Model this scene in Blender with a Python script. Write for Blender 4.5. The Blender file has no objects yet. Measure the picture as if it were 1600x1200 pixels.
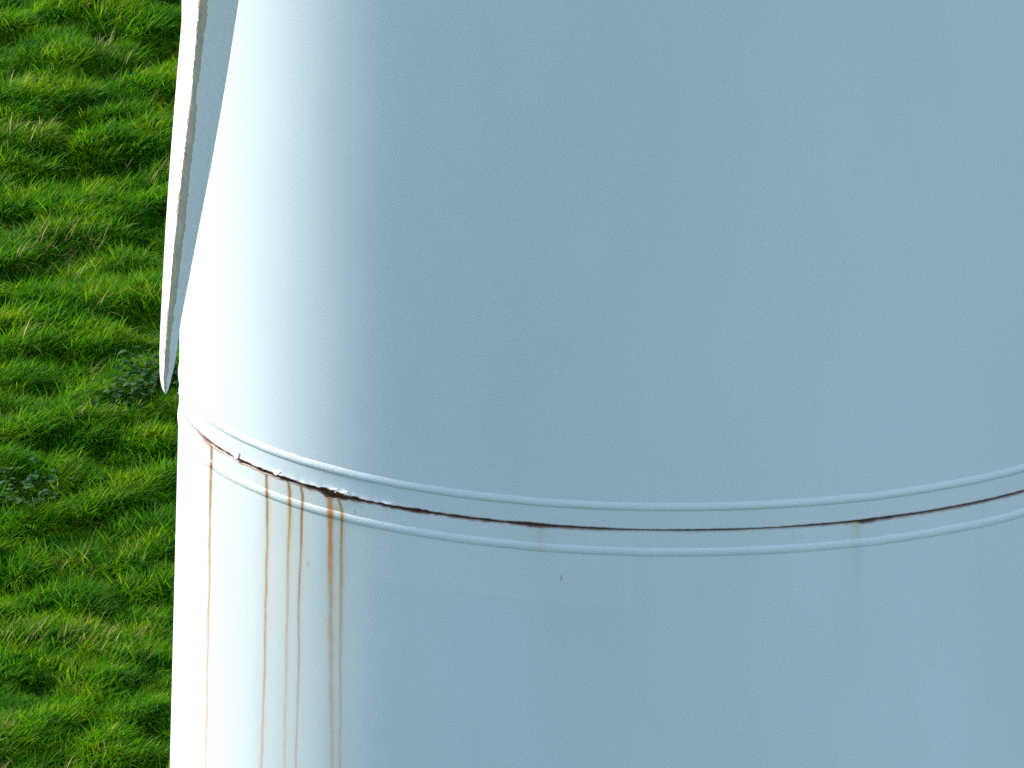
import bpy, math, random
import numpy as np

random.seed(7)
rng = np.random.default_rng(7)
scene = bpy.context.scene
col = scene.collection
R = math.radians

# ------------------------------------------------------------------ camera
# The joint of the tower lies at z = 0 on the tower axis; camera is a drone
# with a long lens, 42 m away and looking 15.7 degrees down.
ELEV = R(15.72)
DIST = 42.0
RJ = 1.5                       # tower radius at the joint
PX_M = 512.7                   # photo pixels (1600 wide) per metre at the axis
FPX = PX_M * DIST
TARGET = np.array([-0.4857, 0.0, 0.0253])
CAM = TARGET + DIST * np.array([0.0, -math.cos(ELEV), math.sin(ELEV)])
cam_data = bpy.data.cameras.new("camera")
cam = bpy.data.objects.new("camera", cam_data)
col.objects.link(cam)
cam.location = CAM
cam.rotation_euler = (math.pi / 2 - ELEV, 0, 0)
cam_data.sensor_width = 36.0
cam_data.lens = 36.0 * FPX / 1600.0
cam_data.clip_start = 0.5
cam_data.clip_end = 6000
scene.camera = cam

# ------------------------------------------------------------------ light
SUN_EL = R(26)
SUN_AZ = R(128)                # from the camera side, round by the left, to behind
SUN_H = np.array([-math.sin(SUN_AZ), -math.cos(SUN_AZ)])
world = bpy.data.worlds.new("World")
scene.world = world
world.use_nodes = True
wn = world.node_tree.nodes
wl = world.node_tree.links
wn.clear()
sky = wn.new("ShaderNodeTexSky")
sky.sky_type = 'NISHITA'
sky.sun_disc = False
sky.sun_elevation = SUN_EL
sky.sun_rotation = math.atan2(SUN_H[0], SUN_H[1])
sky.air_density = 1.0
sky.dust_density = 1.5
sky.ozone_density = 2.0
bg = wn.new("ShaderNodeBackground")
bg.inputs[1].default_value = 0.10
wo = wn.new("ShaderNodeOutputWorld")
# fair-weather cloud, the same all over the dome
tc = wn.new("ShaderNodeTexCoord")
cn = wn.new("ShaderNodeTexNoise")
cn.inputs["Scale"].default_value = 2.4
cn.inputs["Detail"].default_value = 6
cn.inputs["Roughness"].default_value = .55
wl.new(tc.outputs["Generated"], cn.inputs["Vector"])
cr = wn.new("ShaderNodeMapRange")
cr.inputs[1].default_value, cr.inputs[2].default_value = .48, .68
wl.new(cn.outputs["Fac"], cr.inputs[0])
cm = wn.new("ShaderNodeMix")
cm.data_type = 'RGBA'
# cumulus opposite the sun is lit from the front and whiter than cumulus seen against the light
dp = wn.new("ShaderNodeVectorMath")
dp.operation = 'DOT_PRODUCT'
dp.inputs[1].default_value = (SUN_H[0] * math.cos(SUN_EL), SUN_H[1] * math.cos(SUN_EL), math.sin(SUN_EL))
wl.new(tc.outputs["Generated"], dp.inputs[0])
cl = wn.new("ShaderNodeMapRange")
cl.inputs[1].default_value, cl.inputs[2].default_value = .7, -.9
wl.new(dp.outputs["Value"], cl.inputs[0])
cc = wn.new("ShaderNodeMix")
cc.data_type = 'RGBA'
cc.inputs[6].default_value = (3.9, 4.9, 6.4, 1)
cc.inputs[7].default_value = (13.0, 13.8, 14.4, 1)
wl.new(cl.outputs[0], cc.inputs[0])
wl.new(cc.outputs[2], cm.inputs[7])
wl.new(cr.outputs[0], cm.inputs[0])
wl.new(sky.outputs[0], cm.inputs[6])
wl.new(cm.outputs[2], bg.inputs[0])
wl.new(bg.outputs[0], wo.inputs[0])

sun_data = bpy.data.lights.new("sun", 'SUN')
sun_data.energy = 3.9
sun_data.angle = R(11)          # veiled by thin cloud
sun_data.color = (1.0, 0.86, 0.76)
sun = bpy.data.objects.new("sun", sun_data)
col.objects.link(sun)
sun.location = (-30, 30, 40)
# a lamp shines along its -Z: turn +Z towards the sun
from mathutils import Vector
sdir = Vector((SUN_H[0] * math.cos(SUN_EL), SUN_H[1] * math.cos(SUN_EL), math.sin(SUN_EL)))
sun.rotation_euler = sdir.to_track_quat('Z', 'Y').to_euler()

vs = scene.view_settings
scene.display_settings.display_device = 'sRGB'
vs.view_transform = 'Standard'
vs.look = 'None'
vs.exposure = 1.45
vs.gamma = 1.0
vs.use_curve_mapping = False
scene.cycles.use_denoising = False
scene.cycles.max_bounces = 8
scene.cycles.sample_clamp_indirect = 3.0
scene.cycles.caustics_reflective = False
scene.cycles.caustics_refractive = False
scene.render.film_transparent = False

# ------------------------------------------------------------------ helpers
FWD = np.array([0.0, math.cos(ELEV), -math.sin(ELEV)])
UP = np.array([0.0, math.sin(ELEV), math.cos(ELEV)])


def project(P):
    """Photo pixel at which a point of the place was seen (for placing stains)."""
    d = P - CAM
    w = d @ FWD
    return 800 + FPX * d[..., 0] / w, 600 - FPX * (d @ UP) / w


def at_plane(px, py, y):
    """The point on the vertical plane y = const seen at a photo pixel."""
    d = FWD + np.array([1.0, 0, 0]) * (px - 800) / FPX + UP * (600 - py) / FPX
    t = (y - CAM[1]) / d[1]
    return CAM + d * t


def noise1(x, scale, seed=0):
    r = np.random.default_rng(seed + 1000).random(4096)
    t = np.asarray(x, float) / scale
    i = np.floor(t).astype(int)
    f = t - i
    f = f * f * (3 - 2 * f)
    return r[i % 4096] * (1 - f) + r[(i + 1) % 4096] * f


def noise2(x, y, scale, seed=0):
    r = np.random.default_rng(seed + 2000).random((256, 256))
    tx, ty = np.asarray(x, float) / scale, np.asarray(y, float) / scale
    ix, iy = np.floor(tx).astype(int), np.floor(ty).astype(int)
    fx, fy = tx - ix, ty - iy
    fx, fy = fx * fx * (3 - 2 * fx), fy * fy * (3 - 2 * fy)
    a = r[ix % 256, iy % 256] * (1 - fx) + r[(ix + 1) % 256, iy % 256] * fx
    b = r[ix % 256, (iy + 1) % 256] * (1 - fx) + r[(ix + 1) % 256, (iy + 1) % 256] * fx
    return a * (1 - fy) + b * fy


def mesh_obj(name, verts, faces, mat, parent=None, smooth=True):
    me = bpy.data.meshes.new(name)
    verts = np.asarray(verts, dtype=np.float32)
    me.from_pydata([], [], [])
    if isinstance(faces, np.ndarray):
        n, k = faces.shape
        me.vertices.add(len(verts))
        me.vertices.foreach_set("co", verts.ravel())
        me.loops.add(n * k)
        me.loops.foreach_set("vertex_index", faces.astype(np.int32).ravel())
        me.polygons.add(n)
        me.polygons.foreach_set("loop_start", np.arange(0, n * k, k, dtype=np.int32))
        me.update(calc_edges=True)
        me.validate()
    else:
        me.from_pydata([tuple(map(float, v)) for v in verts], [], faces)
    me.polygons.foreach_set("use_smooth", np.full(len(me.polygons), smooth))
    if isinstance(mat, (list, tuple)):
        for m in mat:
            me.materials.append(m)
    elif mat:
        me.materials.append(mat)
    me.update()
    o = bpy.data.objects.new(name, me)
    col.objects.link(o)
    if parent:
        o.parent = parent
    return o


def grid_faces(nr, nc, wrap):
    c = np.arange(nc if wrap else nc - 1)
    r = np.arange(nr - 1)
    rr, cc = np.meshgrid(r, c, indexing='ij')
    c2 = (cc + 1) % nc
    f = np.stack([rr * nc + cc, rr * nc + c2, (rr + 1) * nc + c2, (rr + 1) * nc + cc], -1)
    return f.reshape(-1, 4)


def empty(name, loc, label, cat, group=None):
    o = bpy.data.objects.new(name, None)
    col.objects.link(o)
    o.location = loc
    o["label"] = label
    o["category"] = cat
    if group:
        o["group"] = group
    return o


class Mat:
    def __init__(self, name):
        self.m = bpy.data.materials.new(name)
        self.m.use_nodes = True
        self.n = self.m.node_tree.nodes
        self.l = self.m.node_tree.links
        self.b = self.n["Principled BSDF"]
        self.out = self.n["Material Output"]

    def new(self, t, **k):
        x = self.n.new(t)
        for a, v in k.items():
            setattr(x, a, v)
        return x

    def link(self, a, b):
        self.l.new(a, b)

    def noise(self, scale, detail=3, rough=.55, coord=None, stretch=None):
        t = self.new("ShaderNodeTexNoise")
        t.inputs["Scale"].default_value = scale
        t.inputs["Detail"].default_value = detail
        t.inputs["Roughness"].default_value = rough
        src = coord or self.coord()
        if stretch:
            mp = self.new("ShaderNodeMapping")
            mp.inputs["Scale"].default_value = stretch
            self.link(src, mp.inputs[0])
            src = mp.outputs[0]
        self.link(src, t.inputs["Vector"])
        return t.outputs["Fac"]

    def coord(self):
        if not hasattr(self, "_c"):
            self._c = self.new("ShaderNodeNewGeometry").outputs["Position"]
        return self._c

    def ramp(self, fac, stops):
        r = self.new("ShaderNodeValToRGB")
        e = r.color_ramp.elements
        while len(e) > 1:
            e.remove(e[-1])
        e[0].position, e[0].color = stops[0][0], (*stops[0][1], 1)
        for p, c in stops[1:]:
            x = e.new(p)
            x.color = (*c, 1)
        self.link(fac, r.inputs[0])
        return r.outputs[0]

    def mix(self, a, b, fac, blend='MIX'):
        x = self.new("ShaderNodeMix", data_type='RGBA', blend_type=blend)
        for sock, v in ((x.inputs[0], fac), (x.inputs[6], a), (x.inputs[7], b)):
            if hasattr(v, "is_linked"):
                self.link(v, sock)
            else:
                sock.default_value = v if not isinstance(v, tuple) else (*v, 1)
        return x.outputs[2]

    def bump(self, h, strength, dist):
        x = self.new("ShaderNodeBump")
        x.inputs["Strength"].default_value = strength
        x.inputs["Distance"].default_value = dist
        self.link(h, x.inputs["Height"])
        self.link(x.outputs[0], self.b.inputs["Normal"])


# ------------------------------------------------------------------ materials
def paint_material(name, base, rough, stain=False, mott=0.04, bump=.25, bscale=220, bdist=.0006):
    k = Mat(name)
    big = k.noise(1.7, 4, .6, stretch=(1, 1, .45))
    fine = k.noise(bscale, 3, .7)
    c = k.ramp(big, [(.3, tuple(v * (1 - mott) for v in base)), (.7, tuple(min(1, v * (1 + mott * .5)) for v in base))])
    grain = k.ramp(fine, [(.3, (.965, .968, .97)), (.7, (1, 1, 1))])
    c = k.mix(c, grain, 1.0, 'MULTIPLY')
    if stain:
        a = k.new("ShaderNodeAttribute", attribute_name="stain")
        brk = k.noise(420, 3, .7, stretch=(1, 1, .12))
        mr = k.new("ShaderNodeMapRange")
        k.link(brk, mr.inputs[0])
        mr.inputs[1].default_value, mr.inputs[2].default_value = .3, .7
        mr.inputs[3].default_value, mr.inputs[4].default_value = .82, 1.1
        mm = k.new("ShaderNodeMath", operation='MULTIPLY', use_clamp=True)
        k.link(a.outputs["Alpha"], mm.inputs[0])
        k.link(mr.outputs[0], mm.inputs[1])
        c = k.mix(c, a.outputs["Color"], mm.outputs[0])
    k.link(c, k.b.inputs["Base Color"])
    k.b.inputs["Roughness"].default_value = rough
    k.b.inputs["Specular IOR Level"].default_value = .22
    k.bump(fine, bump, bdist)
    if stain:                      # plates are never quite true
        wv = k.noise(2.2, 1, .5, stretch=(1, 1, .6))
        b2 = k.new("ShaderNodeBump")
        b2.inputs["Strength"].default_value = .2
        b2.inputs["Distance"].default_value = .02
        k.link(wv, b2.inputs["Height"])
        fb = [n_ for n_ in k.n if n_.bl_idname == "ShaderNodeBump" and n_ != b2][0]
        k.link(b2.outputs[0], fb.inputs["Normal"])
    return k.m


M_tower = paint_material("tower_paint", (.490, .600, .665), .5, stain=True, bump=.10)
M_lower = paint_material("tower_paint_weathered", (.485, .600, .660), .5, stain=True, mott=.06, bump=.10)
M_bead = paint_material("bead_paint", (.50, .605, .665), .5, stain=True, bump=.5, bscale=150, bdist=.0016)
M_flake = paint_material("flake_paint", (.62, .66, .68), .5)
M_blade = paint_material("blade_gelcoat", (.59, .66, .685), .4, stain=False, mott=.05)


def rust_material():
    k = Mat("rusted_flange")
    n = k.noise(60, 5, .65)
    c = k.ramp(n, [(.3, (.03, .015, .010)), (.5, (.09, .04, .022)), (.7, (.2, .08, .025))])
    k.link(c, k.b.inputs["Base Color"])
    k.b.inputs["Roughness"].default_value = .95
    k.bump(n, .8, .004)
    return k.m


M_rust = rust_material()


def worn_material():
    k = Mat("eroded_leading_edge")
    n = k.noise(45, 5, .7, stretch=(1, 1, .35))
    c = k.ramp(n, [(.3, (.25, .23, .17)), (.5, (.40, .36, .26)), (.72, (.52, .46, .33))])
    a = k.new("ShaderNodeAttribute", attribute_name="stain")
    c = k.mix(c, a.outputs["Color"], a.outputs["Alpha"])
    k.link(c, k.b.inputs["Base Color"])
    k.b.inputs["Roughness"].default_value = .9
    k.bump(n, .7, .004)
    return k.m


M_worn = worn_material()


def grass_material(name, straw=False):
    k = Mat(name)
    oi = k.new("ShaderNodeObjectInfo")
    at = k.new("ShaderNodeAttribute", attribute_name="tint")
    add = k.new("ShaderNodeMath", operation='ADD')
    pr = k.noise(3.4, 4, .65, stretch=(.8, 1.6, 1))
    pm = k.new("ShaderNodeMapRange")
    k.link(pr, pm.inputs[0])
    pm.inputs[1].default_value, pm.inputs[2].default_value = .30, .70
    pm.inputs[3].default_value, pm.inputs[4].default_value = .10, .85
    pn = pm.outputs[0]
    m1 = k.new("ShaderNodeMath", operation='MULTIPLY_ADD')
    k.link(oi.outputs["Random"], m1.inputs[0])
    m1.inputs[1].default_value = .22
    k.link(pn, m1.inputs[2])
    k.link(m1.outputs[0], add.inputs[0])
    k.link(at.outputs["Fac"], add.inputs[1])
    if straw:
        c = k.ramp(add.outputs[0], [(.2, (.17, .18, .05)), (1.0, (.34, .34, .13))])
    else:
        c = k.ramp(add.outputs[0], [(.2, (.018, .095, .006)), (.5, (.045, .19, .002)),
                                    (.78, (.085, .24, .002)), (1.1, (.18, .28, .004))])
    k.link(c, k.b.inputs["Base Color"])
    k.b.inputs["Roughness"].default_value = .6
    k.b.inputs["Specular IOR Level"].default_value = .06
    tr = k.new("ShaderNodeBsdfTranslucent")
    k.link(c, tr.inputs[0])
    ms = k.new("ShaderNodeMixShader")
    ms.inputs[0].default_value = .48
    k.link(k.b.outputs[0], ms.inputs[1])
    k.link(tr.outputs[0], ms.inputs[2])
    k.link(ms.outputs[0], k.out.inputs[0])
    return k.m


M_grass = grass_material("grass_blade")
M_straw = grass_material("dry_grass_blade", straw=True)


def leaf_material():
    k = Mat("weed_leaf")
    oi = k.new("ShaderNodeObjectInfo")
    c = k.ramp(oi.outputs["Random"], [(0, (.010, .040, .010)), (1, (.027, .078, .018))])
    k.link(c, k.b.inputs["Base Color"])
    k.b.inputs["Roughness"].default_value = .7
    k.b.inputs["Specular IOR Level"].default_value = .05
    return k.m


M_leaf = leaf_material()


def ground_material():
    k = Mat("pasture_ground")
    n = k.noise(2.2, 6, .65)
    c = k.ramp(n, [(.3, (.015, .05, .003)), (.55, (.03, .09, .004)), (.75, (.05, .13, .006))])
    k.link(c, k.b.inputs["Base Color"])
    k.b.inputs["Roughness"].default_value = 1
    k.bump(k.noise(30, 5, .7), 1.0, .05)
    return k.m


M_ground = ground_material()

# ------------------------------------------------------------------ terrain
SLOPE = math.tan(R(9))
Z0 = -13.9


def ridges(x, y, scale, seed):
    """Windrow-like noise, long along a direction slanting across the slope."""
    u = (x + .51 * y) / 1.1225
    v = (y - .51 * x) / 1.1225
    return noise2(u / 1.9, v, scale, seed)


def ground_z(x, y):
    x, y = np.asarray(x, float), np.asarray(y, float)
    ys = np.clip(y, -150, None)
    z = np.where(ys < 110, Z0 + SLOPE * ys, Z0 + SLOPE * 110 + SLOPE * 60 * (1 - np.exp(-(ys - 110) / 60)))
    z = z + (ridges(x, y, .155, 1) - .5) * .085 + (noise2(x, y, 1.7, 2) - .5) * .13
    return z


def axis_pts(fine0, fine1, step, far):
    a = list(np.arange(fine0, fine1 + 1e-6, step))
    s, v = step, fine1
    while v < far:
        s *= 1.35
        v += s
        a.append(v)
    s, v = step, fine0
    while v > -far:
        s *= 1.35
        v -= s
        a.insert(0, v)
    return np.array(a)


gx, gy = axis_pts(-6.5, 1.5, .04, 2500), axis_pts(25, 41.5, .04, 2500)
GX, GY = np.meshgrid(gx, gy)
gv = np.stack([GX, GY, ground_z(GX, GY)], -1).reshape(-1, 3)
ground = mesh_obj("ground", gv, grid_faces(len(gy), len(gx), False), M_ground)
ground["kind"] = "structure"

# ------------------------------------------------------------------ tower
tower = empty("turbine_tower", (0, 0, Z0),
              "white painted steel wind turbine tower with a rusting joint between two weld beads", "tower")
TB = np.array([0, 0, Z0])


def tower_r(z):
    z = np.asarray(z, float)
    return RJ - np.where(z > 0, z * .013, z * .0305)


def az_samples():
    a = np.concatenate([np.arange(-96, -34, .06), np.arange(-34, 96, .16), np.arange(96, 264, 2.0)])
    return np.radians(a)


AZ = az_samples()
PXA = 1049 + 769 * np.sin(np.where(np.abs(AZ) < math.pi / 2, AZ, np.sign(AZ) * math.pi / 2))   # photo x of that side
FRONT = np.abs(AZ) < R(91)

# width of the open joint along the circumference, read in the photo: x, above, below
GAP = np.array([
    (270, .3, .3), (296, .5, .5), (305, .8, 1.2), (315, 2, 4), (321, 2.5, 6.5), (328, 2.5, 5.5), (335, 2, 2.6), (350, 2, 3.0),
    (369, 1.6, 2), (380, 2.2, 2.6), (395, 1.8, 1.8), (410, 2, 2), (419, 2.2, 3), (432, 1.6, 1.8), (447, 2, 2.5),
    (460, 1.6, 1.8), (475, 1.5, 1.8), (493, 1.8, 2), (507, 2.2, 2.5), (512, 3.4, 5), (517, 4.5, 8.5), (528, 4.2, 8),
    (543, 2.8, 5), (557, 1.8, 2.4), (566, 1.6, 2.8), (573, 1, 1), (595, .8, 1), (617, 1.4, 1.8), (640, 1.8, 2.2),
    (655, 2.6, 3.2), (680, 1.8, 1.8), (700, .6, .6), (712, 1.9, 1.9), (750, 1.2, 1.2), (762, 2, 2), (787, .7, .7),
    (812, 2.4, 2.4), (837, 2.6, 3), (862, 1.8, 1.8), (900, 1.6, 1.4), (937, 1.8, 1.8), (960, 1.2, 1.2), (1000, .9, .9),
    (1075, 1.3, 1.3), (1120, 1.5, 1.5), (1169, .9, .9), (1225, 1, 1.1), (1253, 1.6, 1.8), (1300, 1.2, 1.4),
    (1322, 1.4, 1.6), (1330, 1.6, 4.4), (1345, 1.6, 4.2), (1352, 1.5, 1.8), (1374, 1.7, 2.6), (1380, 1.5, 1.6),
    (1450, 1.5, 1.7), (1525, 1.6, 2.0), (1600, 1.6, 1.6), (1900, 1.5, 1.5)])
PZ = PX_M * math.cos(ELEV)
RAG = np.where(PXA < 700, 1.0, .35)
g_up = (np.interp(PXA, GAP[:, 0], GAP[:, 1]) + RAG * (noise1(PXA, 5, 3) - .5) * 1.6) / PZ
g_dn = (np.interp(PXA, GAP[:, 0], GAP[:, 2]) + RAG * (noise1(PXA, 6, 4) - .5) * 1.5) / PZ
g_dn = g_dn + np.interp(PXA, [305, 316, 640, 660], [0, 1, 1, 0]) * .9 / PZ
g_up = np.maximum(g_up, .0006)
g_dn = np.maximum(g_dn, .0006)

# coating that lifts off and curls out along the upper lip
curl = np.interp(PXA, [290, 330, 372, 386, 420, 432, 448, 452, 480, 505, 522, 536, 552, 556, 600, 608, 622, 624, 660, 720],
                 [0, .3, .6, .9, .6, 1, 1, .7, .7, .7, .8, 1.3, 1.3, .6, .5, .9, .9, .4, .3, 0]) * (.5 + noise1(PXA, 7, 8))
curl = np.where(FRONT, curl, 0)

upper_z = np.concatenate([[0, .0025, .006, .012, .02, .035, .05, .07, .1], np.arange(.16, 3.0, .12), [4.5, 6, 8, 10]])
lower_z = -np.concatenate([[0, .002, .004, .0065, .0095, .013, .017, .021, .026, .031], np.arange(.038, 1.35, .017), [1.6, 2.2, 3.2, 5, 7, 10, 14.6]])


def shell(zs, edge, curl_amt=None):
    """Verts of a section: rows follow the ragged edge near the joint."""
    nz, na = len(zs), len(AZ)
    Zz = np.repeat(zs[:, None], na, 1)
    fall = np.exp(-np.abs(zs) / .03)[:, None]
    Zz = Zz + edge[None, :] * fall
    rr = tower_r(Zz)
    if curl_amt is not None:
        rr = rr + curl_amt[None, :] * .0045 * np.exp(-zs / .006)[:, None]
    return np.stack([rr * np.sin(AZ)[None, :], -rr * np.cos(AZ)[None, :], Zz], -1)


def with_lip(V, inward):
    """A first row that turns the plate edge inwards, so the shell has thickness."""
    lip = V[0].copy()
    f = (RJ - inward) / np.hypot(lip[:, 0], lip[:, 1])
    lip[:, 0] *= f
    lip[:, 1] *= f
    return np.concatenate([lip[None], V], 0)


BROWN = np.array([.085, .030, .006])
DARK = np.array([.11, .052, .020])
ORANGE = np.array([.43, .148, .001])
OCHRE = np.array([.46, .30, .015])
TAN = np.array([.36, .21, .08])
OLIVE = np.array([.27, .28, .17])
GREY = np.array([.25, .28, .27])


class Stain:
    def __init__(self, n):
        self.c = np.zeros((n, 3))
        self.a = np.zeros(n)

    def over(self, colr, amt):
        amt = np.clip(amt, 0, 1)
        na = amt + self.a * (1 - amt)
        w = np.where(na > 1e-6, amt / np.maximum(na, 1e-6), 0)[:, None]
        self.c = colr[None, :] * w + self.c * (1 - w)
        self.a = na

    def write(self, me):
        at = me.color_attributes.new("stain", 'FLOAT_COLOR', 'POINT')
        at.data.foreach_set("color", np.concatenate([self.c, self.a[:, None]], 1).astype(np.float32).ravel())


def joint_y(px):
    s = np.clip((px - 1049) / 769, -1, 1)
    return 612.5 + 208.3 * np.sqrt(1 - s * s)


# course of each run-off: photo points (x, y), core width, colours
RUNS = [
    dict(p=[(327, 690), (330, 698), (330, 720), (328, 800), (327, 900), (325, 1000), (323, 1100), (321, 1200), (319, 1400)],
         core=2.0, dark=.95, len=90, org=.50, orglen=900, halo=4.5),
    dict(p=[(415, 731), (416.5, 742), (417.5, 770), (418, 800), (417, 850), (415, 950), (413, 1050), (410, 1150), (408, 1200), (404, 1400)],
         core=2.0, dark=.95, len=80, org=.60, orglen=520, halo=5.5),
    dict(p=[(447, 744), (451, 755), (453, 770), (453, 800), (451, 850), (449, 950), (446, 1100), (444, 1200), (440, 1400)],
         core=2.3, dark=.75, len=45, org=.55, orglen=150, halo=6.0),
    dict(p=[(464, 748), (470, 757), (473, 775), (472, 800), (470, 850), (467, 950), (467, 1010), (465, 1100), (462, 1200), (457, 1400)],
         core=1.8, dark=.95, len=90, org=.50, orglen=480, halo=4.5),
    dict(p=[(513, 768), (516, 780), (516, 800), (515.5, 840), (516, 900), (517, 1000), (518, 1100), (519, 1200), (520, 1400)],
         core=4.2, dark=.26, len=26, org=1.0, orglen=170, halo=6.0),
    dict(p=[(521, 772), (528, 778), (532, 787), (534, 800), (533.5, 840), (533, 890), (532, 950), (532, 1050), (531, 1200), (530, 1400)],
         core=2.2, dark=.6, len=25, org=.85, orglen=120, halo=5.0),
]


def paint_runs(S, px, py, below):
    for i, r in enumerate(RUNS):
        p = np.array(r["p"], float)
        cx = np.interp(py, p[:, 1], p[:, 0]) + (noise1(py, 23, 20 + i) - .5) * 1.3
        d = py - p[0, 1]
        on = (d > -1) & below
        thin = .55 + .45 * np.exp(-np.maximum(d, 0) / 160)
        g = lambda w: np.exp(-((px - cx) / w) ** 2)
        j = .7 + .6 * noise1(py, 9, 40 + i)
        S.over(OLIVE, on * g(r["halo"] * 2.6) * .13 * np.exp(-np.maximum(d - 40, 0) / 700))
        S.over(OCHRE, on * g(r["halo"] * .62) * (.70 * np.exp(-np.maximum(d - 30, 0) / 120) + .16) * np.clip(d / 25, 0, 1))
        wv = .75 + .5 * noise1(py, 31, 80 + i)
        S.over(ORANGE, on * np.minimum(1, 1.35 * g(r["core"] * .85 * wv)) * r["org"] * (1.0 * np.exp(-np.maximum(d - 30, 0) / r["orglen"]) + .08) * np.clip(j, 0, 1.1))
        off = (noise1(py, 40, 90 + i) - .5) * r["core"] * .8
        gb = np.exp(-((px - cx - off) / (r["core"] * .62 * thin + .55)) ** 2)
        S.over(BROWN, on * np.minimum(1, 1.25 * gb) * r["dark"] * (np.exp(-np.maximum(d - 14, 0) / r["len"]) + .42 * np.exp(-np.maximum(d, 0) / 380)) * np.clip(j, .5, 1.15))
        # a side trickle that leaves the run and peters out
        if r["core"] > 1.9:
            tl = np.clip((d - 45) / 12, 0, 1) * np.exp(-np.maximum(d - 70, 0) / 120)
            S.over(OCHRE, on * .30 * tl * np.exp(-((px - cx - 4.5 - 2 * noise1(py, 60, 95 + i)) / 1.4) ** 2))


def paint_common(S, px, py, zz, below):
    """Short drips, faint washes, rust creeping from the joint edge."""
    e = np.exp
    d = py - joint_y(px)
    g = lambda x0, w: e(-((px - x0) / w) ** 2)
    pos = np.maximum(d, 0)
    if below:
        S.over(OLIVE, .20 * g(845, 17) * e(-pos / 45) + .09 * g(838, 26) * (d < 110) * e(-pos / 70))
        S.over(BROWN, .25 * g(845, 4) * e(-pos / 14))
        S.over(OCHRE, .75 * g(1337, 8.5) * e(-pos / 11) + .10 * g(1337, 9) * e(-pos / 60))
        S.over(GREY, .18 * g(1341, 7) * e(-pos / 110) + .14 * g(1240, 3) * (d < 34) + .20 * g(1372, 3) * e(-pos / 25)
               + .16 * g(1535, 2.5) * e(-pos / 60) + .10 * g(1366, 2.5) * e(-pos / 20))
        S.over(BROWN, .3 * g(1373, 3) * e(-pos / 5) + .3 * g(1535, 3) * e(-pos / 5))
        # drips and hooks by the open part
        S.over(BROWN, .55 * g(493.5, 2) * (pos < 12) * e(-pos / 9) + .6 * e(-(((px - 567) / 2.2) ** 2 + ((py - 783) / 3) ** 2)))
        S.over(BROWN, .5 * e(-(((px - 458) / 1.3) ** 2 + ((py - 752) / 4) ** 2)) + .55 * e(-(((px - 554.5) / 2) ** 2 + ((py - 798) / 1.7) ** 2)))
        S.over(OCHRE, .55 * e(-(((px - 525) / 7) ** 2 + ((py - 797) / 8) ** 2)))
        S.over(GREY, .20 * e(-(((px - 545) / 11) ** 2 + ((py - 788) / 7) ** 2)))
        S.over(OCHRE, .55 * e(-(((px - 383) / 13) ** 2)) * e(-((d - 4) / 4) ** 2))
        # dirt wash between the runs, and the pale older coat below the bead
        wash = np.clip((px - 395) / 50, 0, 1) * np.clip((600 - px) / 70, 0, 1)
        S.over(OLIVE, .07 * wash * (pos > 0) * (.6 + .8 * noise1(px, 17, 60)))
        S.over(np.array([.50, .53, .48]), .24 * np.clip((px - 270) / 40, 0, 1) * np.clip((640 - px) / 220, 0, 1) * e(-pos / 420))
        patch = np.clip((px - 560) / 6, 0, 1) * np.clip((992 - px) / 6, 0, 1) * np.clip((136 - d - 6 * (noise1(px, 160, 5))) / 8, 0, 1)
        S.over(np.array([.62, .66, .66]), .14 * patch)
        for (x0, y0, s) in ((533.5, 891, 2.0), (482, 881, 1.6), (877, 903, 1.7)):
            S.over(BROWN, .7 * e(-(((px - x0) ** 2 + (py - y0) ** 2) / s ** 2)))
    else:
        for (x0, y0, s) in ((878, 729, 1.5), (1035, 52, 1.2), (700, 610, 1.0)):
            S.over(np.array([.16, .18, .18]), .7 * e(-(((px - x0) ** 2 + (py - y0) ** 2) / s ** 2)))
    near = np.interp(px, [270, 310, 330, 500, 560, 640, 850, 1000, 1250, 1340, 1600], [.6, .9, 1, 1, 1, .9, .9, .45, .5, .7, .6])
    ed = np.abs(zz) * PZ
    lim = .7 + 2.2 * noise1(px, 9, 70 + below) * near
    if not below:
        lim *= .55
    S.over(TAN if px.mean() < 0 else np.array([.20, .075, .012]), near * .62 * np.clip(1.5 - ed / (lim + .8), 0, 1))
    S.over(BROWN, near * .9 * np.clip(1.3 - ed / (lim * .55 + .35), 0, 1))


def section(name, zs, edge, below, mat, curl_amt=None):
    V = shell(zs, edge, curl_amt)
    P = V.reshape(-1, 3)
    px, py = project(P)
    zz = np.repeat(zs, len(AZ))
    front = np.tile(FRONT, len(zs))
    S = Stain(len(P))
    if below:
        paint_runs(S, px, py, front)
    paint_common(S, px, py, zz, below)
    S.a = np.where(front, S.a, 0)
    L = with_lip(V, .035)
    lip = np.array(BROWN)
    lipc = np.interp(PXA, [300, 560, 700, 1000], [.42, .42, .8, 1.0])[:, None] * DARK[None]
    S.c = np.concatenate([lipc, S.c])
    S.a = np.concatenate([np.ones(len(AZ)) * .97, S.a])
    f = grid_faces(len(zs) + 1, len(AZ), True)
    if below:
        f = f[:, ::-1]
    o = mesh_obj(name, L.reshape(-1, 3) - TB, f, mat, tower)
    S.write(o.data)
    return o


upper = section("upper_section", upper_z, g_up, False, M_tower, curl)
lower = section("lower_section", lower_z, -g_dn, True, M_lower)
lower["label"] = "lower tower section streaked with rust"

# rusted flange faces behind the open joint
n = 360
a = np.linspace(0, 2 * math.pi, n, endpoint=False)
prof = [(RJ - .034, .06), (RJ - .022, .012), (RJ - .020, .003), (RJ - .032, 0.0), (RJ - .019, -.004), (RJ - .024, -.015), (RJ - .034, -.06)]
V = np.array([[(r * math.sin(t), -r * math.cos(t), z) for t in a] for r, z in prof]).reshape(-1, 3)
mesh_obj("rusted_flange", V - TB, grid_faces(len(prof), n, True), M_rust, tower)

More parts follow.
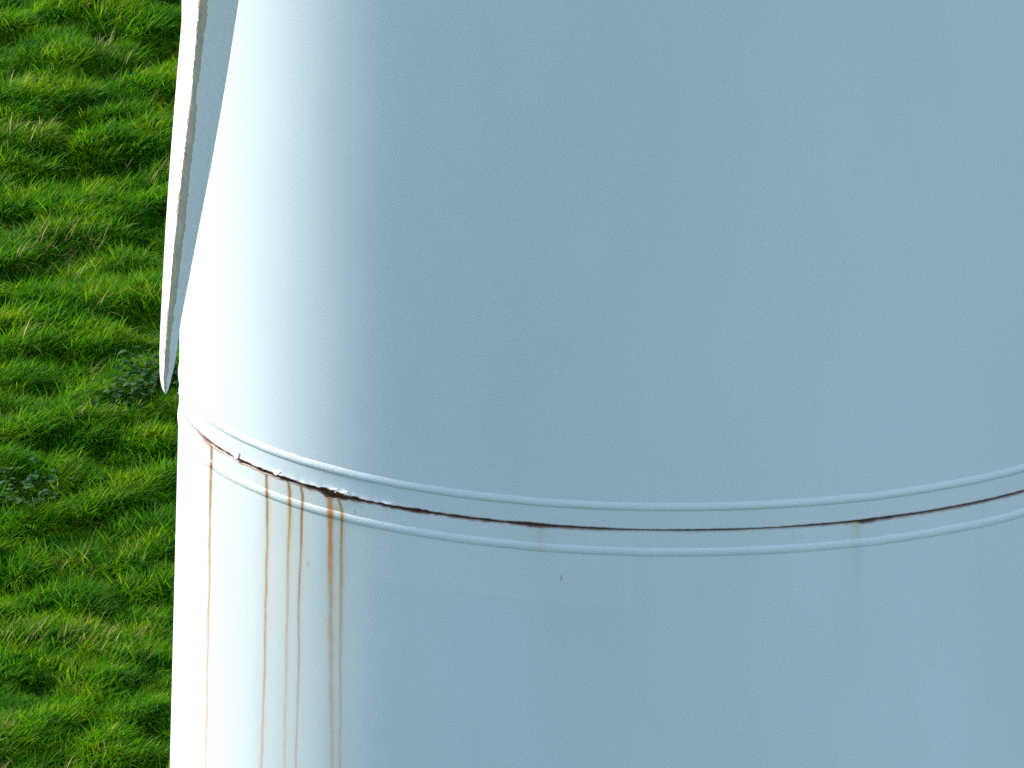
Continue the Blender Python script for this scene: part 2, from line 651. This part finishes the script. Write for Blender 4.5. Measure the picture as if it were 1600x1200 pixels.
# the two weld beads
BA = np.radians(np.concatenate([np.arange(-96, 96, .25), np.arange(96, 264, 2.0)]))


def bead(z_top, z_bot, proud, parent, under, below):
    nz = 11
    rows = []
    wob = (noise1(np.degrees(BA) + 200, 1.3, 31) - .5) * .0022 + (noise1(np.degrees(BA) + 200, 6, 33) - .5) * .002
    for i in range(nz):
        t = i / (nz - 1)
        h = math.sin(math.pi * (t ** (1.25 if under else 1.0))) ** .8 if 0 < t < 1 else -.25
        z = z_top + (z_bot - z_top) * t + wob * .6
        r = tower_r(z) + proud * h * (1 + wob * 90) - .0005
        rows.append(np.stack([r * np.sin(BA), -r * np.cos(BA), z], -1))
    V = np.array(rows)
    P = V.reshape(-1, 3)
    S = Stain(len(P))
    px, py = project(P)
    if below:
        fr = np.tile(np.abs(BA) < R(91), nz)
        paint_runs(S, px, py, fr)
        d = py - joint_y(px)
        g = lambda x0, w: np.exp(-((px - x0) / w) ** 2)
        S.over(OLIVE, .16 * g(845, 17) + .08 * g(1337, 9))
        S.a = np.where(fr, S.a, 0)
    o = mesh_obj("weld_bead", P - TB, grid_faces(nz, len(BA), True)[:, ::-1], M_bead, parent)
    S.write(o.data)
    return o


bead(.0855, .0565, .0040, upper, True, False)
bead(-.0525, -.0815, .0036, lower, False, True)


# curled flakes of coating on the upper lip
def flake(px_c, w_px, h_px, lift, tongue=False, drop=0.0, dot=False):
    azc = math.asin((px_c - 1049) / 769)
    wa = w_px / (769 * max(math.cos(azc), .12))
    nu, nv = 9, 6
    V = []
    for j in range(nv):
        v = j / (nv - 1)
        for i in range(nu):
            u = i / (nu - 1) - .5
            hh = h_px / PZ
            ww = wa * ((.25 + .75 * v ** .7) if not tongue else math.sqrt(max(.02, 1 - max(0, .55 - v) ** 2 / .36)))
            ang = azc + u * ww
            jag = 0 if tongue else (random.random() - .5) * .004 * (1 - v)
            z = -drop / PZ + hh * v + .0035 + jag
            r = float(tower_r(z)) + .0022 + lift * (1 - v) ** 1.7 * (1 - .35 * (2 * u) ** 2)
            V.append((r * math.sin(ang), -r * math.cos(ang), z))
    o = mesh_obj("paint_flake", np.array(V) - TB, grid_faces(nv, nu, False), M_flake, upper)
    md = o.modifiers.new("thickness", 'SOLIDIFY')
    md.thickness = .0014
    return o


flake(378, 8, 11, .006, True, 2.0)
flake(440, 15, 6, .005)
flake(547, 9, 6, .005)
flake(532, 6, 6, .004)
flake(611, 20, 3, .002)
flake(283.6, .9, 11, .005, False, -22)
flake(282.0, .6, 7, .004, False, -10)

# ------------------------------------------------------------------ rotor blade
YB = -3.6                       # rotor plane, in front of the tower
rotor = empty("turbine_rotor", tuple(at_plane(262, 616, YB)),
              "slender white rotor blade with worn leading edge, its tip pointing down before the tower", "rotor blade")
RB = np.array(rotor.location)
ROWS = np.array([  # photo y, left outline, worn strip left, worn strip right, right outline
    (-330, 320, 353, 374, 424), (0, 286, 312, 325, 377), (75, 280, 305, 315, 366), (150, 273.5, 299.5, 307.5, 354),
    (225, 267.5, 290, 301, 341), (300, 262, 281, 294, 327), (375, 257, 273, 285, 311.5), (450, 253, 266, 275.5, 296),
    (525, 249.5, 260, 266.5, 280.7), (562, 248.3, 257.5, 262.5, 275.7), (590, 248.9, 255.5, 260, 270.5), (600, 250.0, 256, 260.2, 267.4),
    (605, 250.9, 256.3, 260.2, 266.2), (610, 252.6, 256.8, 260, 264.6), (613.5, 254.8, 257.8, 259.8, 262.7), (615.5, 257.2, 258.7, 259.4, 260.7)])
ry = np.concatenate([np.linspace(-4200, -340, 40), np.arange(-330, 560, 2.2), np.arange(560, 616, 1.2), [615.5]])


def row_val(k):
    base = np.interp(ry, ROWS[:, 0], ROWS[:, k])
    ext = ROWS[0, k] + (ry - ROWS[0, 0]) * (ROWS[1, k] - ROWS[0, k]) / 330.0
    return np.where(ry < ROWS[0, 0], ext, base)


XL, XS, XE, XR = (row_val(k) for k in (1, 2, 3, 4))
NU = 34
blade_rows, worn_rows = [], []
jl = (noise1(ry, 4, 51) - .5) * 3.4 + (noise1(ry, 22, 52) - .5) * 4.4
jr = (noise1(ry, 6, 53) - .5) * 2.4 + (noise1(ry, 30, 54) - .5) * 3.0 + 1.0
for i, y in enumerate(ry):
    xle = .5 * (XS[i] + XE[i])
    o = at_plane(xle, y, YB)
    pxm = at_plane(xle + 1, y, YB)[0] - o[0]
    L, Rr = (xle - XL[i]) * pxm, (XR[i] - xle) * pxm
    c = 2.8 * (L + Rr)
    n0, n1 = (xle - XS[i]) * pxm, (XE[i] - xle) * pxm      # half widths of the worn nose
    kx = [0, n0 * .5, n0, n0 + (L - n0) * .3, n0 + (L - n0) * .62, n0 + (L - n0) * .87, L, L * .93, .3 * L, -Rr * .45, -Rr * .985]
    ky = [0, n0 * .06, n0 * .22, n0 * .75 + (L - n0) * .6, n0 * .75 + (L - n0) * 1.5, n0 * .75 + (L - n0) * 2.5,
          n0 * .75 + (L - n0) * 3.6, c * .55, c * .75, c * .9, c]
    ku = np.linspace(0, 1, len(kx))
    left = -np.interp(np.linspace(0, 1, NU), ku, kx)
    left_y = np.interp(np.linspace(0, 1, NU), ku, ky)
    qx = [0, n1 * .5, n1, n1 + (Rr - n1) * .25, n1 + (Rr - n1) * .6, n1 + (Rr - n1) * .9, Rr]
    qy = [0, n1 * .15, n1 * .5, n1 * .6 + c * .12, c * .42, c * .8, c]
    ku = np.linspace(0, 1, len(qx))
    right = np.interp(np.linspace(0, 1, NU), ku, qx)
    right_y = np.interp(np.linspace(0, 1, NU), ku, qy)
    xs = np.concatenate([left[::-1], right[1:]])
    ys = np.concatenate([left_y[::-1], right_y[1:]])
    blade_rows.append(np.stack([o[0] + xs, o[1] + ys, np.full(len(xs), o[2])], -1))
    # worn strip: the nose between its two ragged borders
    fade = min(1.0, max(.0, (615 - y) / 30))
    a0 = -(xle - XS[i]) * pxm + jl[i] * pxm * fade
    a1 = (XE[i] - xle) * pxm + jr[i] * pxm * fade
    li = np.argmin(left)                     # widest point on the left side
    seg_x = np.concatenate([left[:li + 1][::-1], right[1:]])
    seg_y = np.concatenate([left_y[:li + 1][::-1], right_y[1:]])
    tx = np.linspace(max(a0, seg_x[0] * .98), min(a1, seg_x[-1] * .9), 9)
    ty = np.interp(tx, seg_x, seg_y)
    rel = (noise1(np.arange(9) * 7.3 + y * 1.0, 5, 57) - .5) * .0012
    worn_rows.append(np.stack([o[0] + tx * 1.003, o[1] + ty - .0016 + rel, np.full(9, o[2])], -1))
BV = np.array(blade_rows)
nb = BV.shape[1]
blade_f = np.concatenate([grid_faces(len(ry), nb, True)])
blade = mesh_obj("blade", BV.reshape(-1, 3) - RB, blade_f, M_blade, rotor)
WV = np.array(worn_rows)
worn = mesh_obj("worn_leading_edge", WV.reshape(-1, 3) - RB, grid_faces(len(ry), 9, False), M_worn, blade)
ws = Stain(len(ry) * 9)
wc = np.tile(np.arange(9), len(ry))
ws.over(np.array([.10, .09, .10]), (wc == 0) * .75)
ws.over(np.array([.30, .33, .28]), np.clip((wc - 3.5) / 3.0, 0, 1) * .85)
ws.write(worn.data)
worn["label"] = "eroded tan strip with ragged borders along the blade nose"

# ------------------------------------------------------------------ grass
proto = bpy.data.collections.new("grass_clump_library")


def clump(idx, nblades, hmin, hmax, spread, straw):
    V, F, tint, mi = [], [], [], []
    for b in range(nblades):
        r0, t0 = spread * math.sqrt(random.random()), random.random() * 2 * math.pi
        bx, by = r0 * math.cos(t0), r0 * math.sin(t0)
        h = random.uniform(hmin, hmax)
        w = random.uniform(.0020, .0042) * (1.0 if not straw else .7)
        d = random.gauss(0.25, 1.1)                      # lean roughly along +x
        lean = min(1.9, max(.1, random.gauss(1.3, .40)))
        dx, dy = math.cos(d), math.sin(d)
        tw = random.uniform(0, math.pi)
        sxv, syv = math.cos(tw), math.sin(tw)
        k0 = len(V)
        segs = 4
        x = z = 0.0
        for s in range(segs + 1):
            t = s / segs
            ww = w * (1 - t ** 2.2) * (.75 + .5 * t) if s < segs else 0
            px_, py_ = bx + dx * x, by + dy * x
            if s < segs:
                V.append((px_ - sxv * ww, py_ - syv * ww, z))
                V.append((px_ + sxv * ww, py_ + syv * ww, z))
            else:
                V.append((px_, py_, z))
            ang = lean * (.35 + 1.05 * t)
            x += h / segs * math.sin(ang)
            z += h / segs * math.cos(ang)
        for s in range(segs - 1):
            q = k0 + 2 * s
            F.append((q, q + 1, q + 3, q + 2))
        q = k0 + 2 * (segs - 1)
        F.append((q, q + 1, q + 2))
        tv = random.gauss(0, .11)
        is_straw = random.random() < (.6 if straw else .008)
        tint += [tv] * (len(V) - k0)
        mi += [1 if is_straw else 0] * segs
    me = bpy.data.meshes.new("grass_clump")
    me.from_pydata(V, [], F)
    me.materials.append(M_grass)
    me.materials.append(M_straw)
    me.polygons.foreach_set("material_index", mi)
    me.polygons.foreach_set("use_smooth", [True] * len(F))
    at = me.attributes.new("tint", 'FLOAT', 'POINT')
    at.data.foreach_set("value", tint)
    o = bpy.data.objects.new("grass_clump", me)
    proto.objects.link(o)


NK = 10
for i in range(NK - 1):
    clump(i, 85, .05, .15, .055, False)
clump(NK - 1, 30, .08, .2, .05, True)


def scatter(x0, x1, y0, y1, dens, seed, scale=1.0):
    r = np.random.default_rng(seed)
    nn = int((x1 - x0) * (y1 - y0) * dens)
    x, y = r.uniform(x0, x1, nn), r.uniform(y0, y1, nn)
    # tussocks: where the sward is tall, and the hollows between
    tus = .42 * ridges(x, y, .155, 1) + .30 * ridges(x, y, .10, 11) + .28 * noise2(x, y, .07, 12)
    keep = r.random(nn) < np.clip((tus - .10) * 2.4, .5, 1)
    x, y, tus = x[keep], y[keep], tus[keep]
    nn = len(x)
    z = ground_z(x, y) - .01
    s = (.50 + .95 * np.clip((tus - .22) / .5, 0, 1)) * r.uniform(.8, 1.2, nn) * scale
    yaw = (noise2(x, y, .5, 13) - .5) * 3.0 + r.normal(0, .6, nn)
    idx = r.integers(0, NK - 1, nn)
    strawy = (noise2(x, y, .4, 14) > .84) & (r.random(nn) < .3)
    idx = np.where(strawy, NK - 1, idx)
    idx = np.where(r.random(nn) < .012, NK - 1, idx)
    return x, y, z, s, yaw, idx


parts = [scatter(-6.0, 1.0, 25.5, 41, 640, 1), ]
for (x0, x1, y0, y1) in ((-20, -6, 16, 52), (1, 14, 16, 52), (-6, 1, 41, 56), (-6, 1, 12, 25.5)):
    parts.append(scatter(x0, x1, y0, y1, 28, int(x0 * 7 + y0 * 3 + 500), 1.5))
arr = [np.concatenate([p[i] for p in parts]) for i in range(6)]
pts = np.stack(arr[:3], -1)
gme = bpy.data.meshes.new("grass")
gme.vertices.add(len(pts))
gme.vertices.foreach_set("co", pts.astype(np.float32).ravel())
for nm, tp, data in (("gscale", 'FLOAT', arr[3]), ("gyaw", 'FLOAT', arr[4]), ("gidx", 'INT', arr[5])):
    at = gme.attributes.new(nm, tp, 'POINT')
    at.data.foreach_set("value", data.astype(np.int32 if tp == 'INT' else np.float32))
grass = bpy.data.objects.new("grass", gme)
col.objects.link(grass)
grass["kind"] = "stuff"
grass["label"] = "rough green pasture grass on the slope behind the tower"
grass["category"] = "grass"
gme.materials.append(M_grass)

ng = bpy.data.node_groups.new("scatter_grass", 'GeometryNodeTree')
ng.interface.new_socket("Geometry", in_out='INPUT', socket_type='NodeSocketGeometry')
ng.interface.new_socket("Geometry", in_out='OUTPUT', socket_type='NodeSocketGeometry')
N, Lk = ng.nodes, ng.links
gi, go = N.new("NodeGroupInput"), N.new("NodeGroupOutput")
iop = N.new("GeometryNodeInstanceOnPoints")
ci = N.new("GeometryNodeCollectionInfo")
ci.inputs["Collection"].default_value = proto
ci.inputs["Separate Children"].default_value = True
ci.inputs["Reset Children"].default_value = True


def named(nm, tp):
    a_ = N.new("GeometryNodeInputNamedAttribute")
    a_.data_type = tp
    a_.inputs["Name"].default_value = nm
    return a_.outputs[0]


cx = N.new("ShaderNodeCombineXYZ")
Lk.new(named("gyaw", 'FLOAT'), cx.inputs[2])
Lk.new(gi.outputs[0], iop.inputs["Points"])
Lk.new(ci.outputs[0], iop.inputs["Instance"])
iop.inputs["Pick Instance"].default_value = True
Lk.new(named("gidx", 'INT'), iop.inputs["Instance Index"])
Lk.new(cx.outputs[0], iop.inputs["Rotation"])
Lk.new(named("gscale", 'FLOAT'), iop.inputs["Scale"])
Lk.new(iop.outputs[0], go.inputs[0])
gm = grass.modifiers.new("scatter", 'NODES')
gm.node_group = ng


# ------------------------------------------------------------------ broad-leaved weeds
def leaf_mesh():
    V, F = [], []
    nl, nw = 7, 3
    for i in range(nl):
        t = i / (nl - 1)
        w = .36 * math.sin(math.pi * min(1, t * .92 + .06)) ** .8
        for j in range(nw):
            s = j - 1
            V.append((t, s * w * (1 + .12 * math.sin(t * 23)), .10 * abs(s) * w + .25 * math.sin(t * 2.2) - .22 * t * t))
    for i in range(nl - 1):
        for j in range(nw - 1):
            q = i * nw + j
            F.append((q, q + nw, q + nw + 1, q + 1))
    me = bpy.data.meshes.new("leaf")
    me.from_pydata(V, [], F)
    me.materials.append(M_leaf)
    me.polygons.foreach_set("use_smooth", [True] * len(F))
    return me


LEAF = leaf_mesh()


def on_ground(px, py):
    d = FWD + np.array([1.0, 0, 0]) * (px - 800) / FPX + UP * (600 - py) / FPX
    t = 75.0
    for _ in range(40):
        p = CAM + d * t
        t += (p[2] - float(ground_z(p[0], p[1]))) / .42 * .8
    return CAM + d * t


def weed(px, py, h, nl, size, label):
    p = on_ground(px, py)
    t = empty("broadleaf_weed", tuple(p), label, "weed", "broad-leaved weeds in the grass")
    n_ = 6
    V = []
    for k in range(5):
        s = k / 4
        for q in range(n_):
            aa = q / n_ * 2 * math.pi
            rr_ = .006 * (1 - .6 * s)
            V.append((rr_ * math.cos(aa) + .04 * s * s, rr_ * math.sin(aa), h * s))
    mesh_obj("stem", V, grid_faces(5, n_, True), M_leaf, t)
    for k in range(nl):
        o_ = bpy.data.objects.new("leaf", LEAF)
        col.objects.link(o_)
        o_.parent = t
        s = .35 + .65 * (k + .5) / nl
        sc_ = size * random.uniform(.7, 1.25) * (1.15 - .45 * s)
        o_.location = (.04 * s * s + random.gauss(0, .10), random.gauss(0, .12), h * s)
        o_.rotation_euler = (random.gauss(0, .25), random.uniform(-.5, .35), k * 2.4 + random.gauss(0, .3))
        o_.scale = (sc_, sc_, sc_)
    return t


weed(222, 640, .30, 90, .062, "dark broad-leaved weed in the grass beside the blade tip")
weed(36, 820, .30, 80, .06, "leafy green weed at the photo's left edge, below the blade tip's height")
weed(178, 662, .22, 40, .052, "small leafy weed just left of the dark weed by the blade tip")
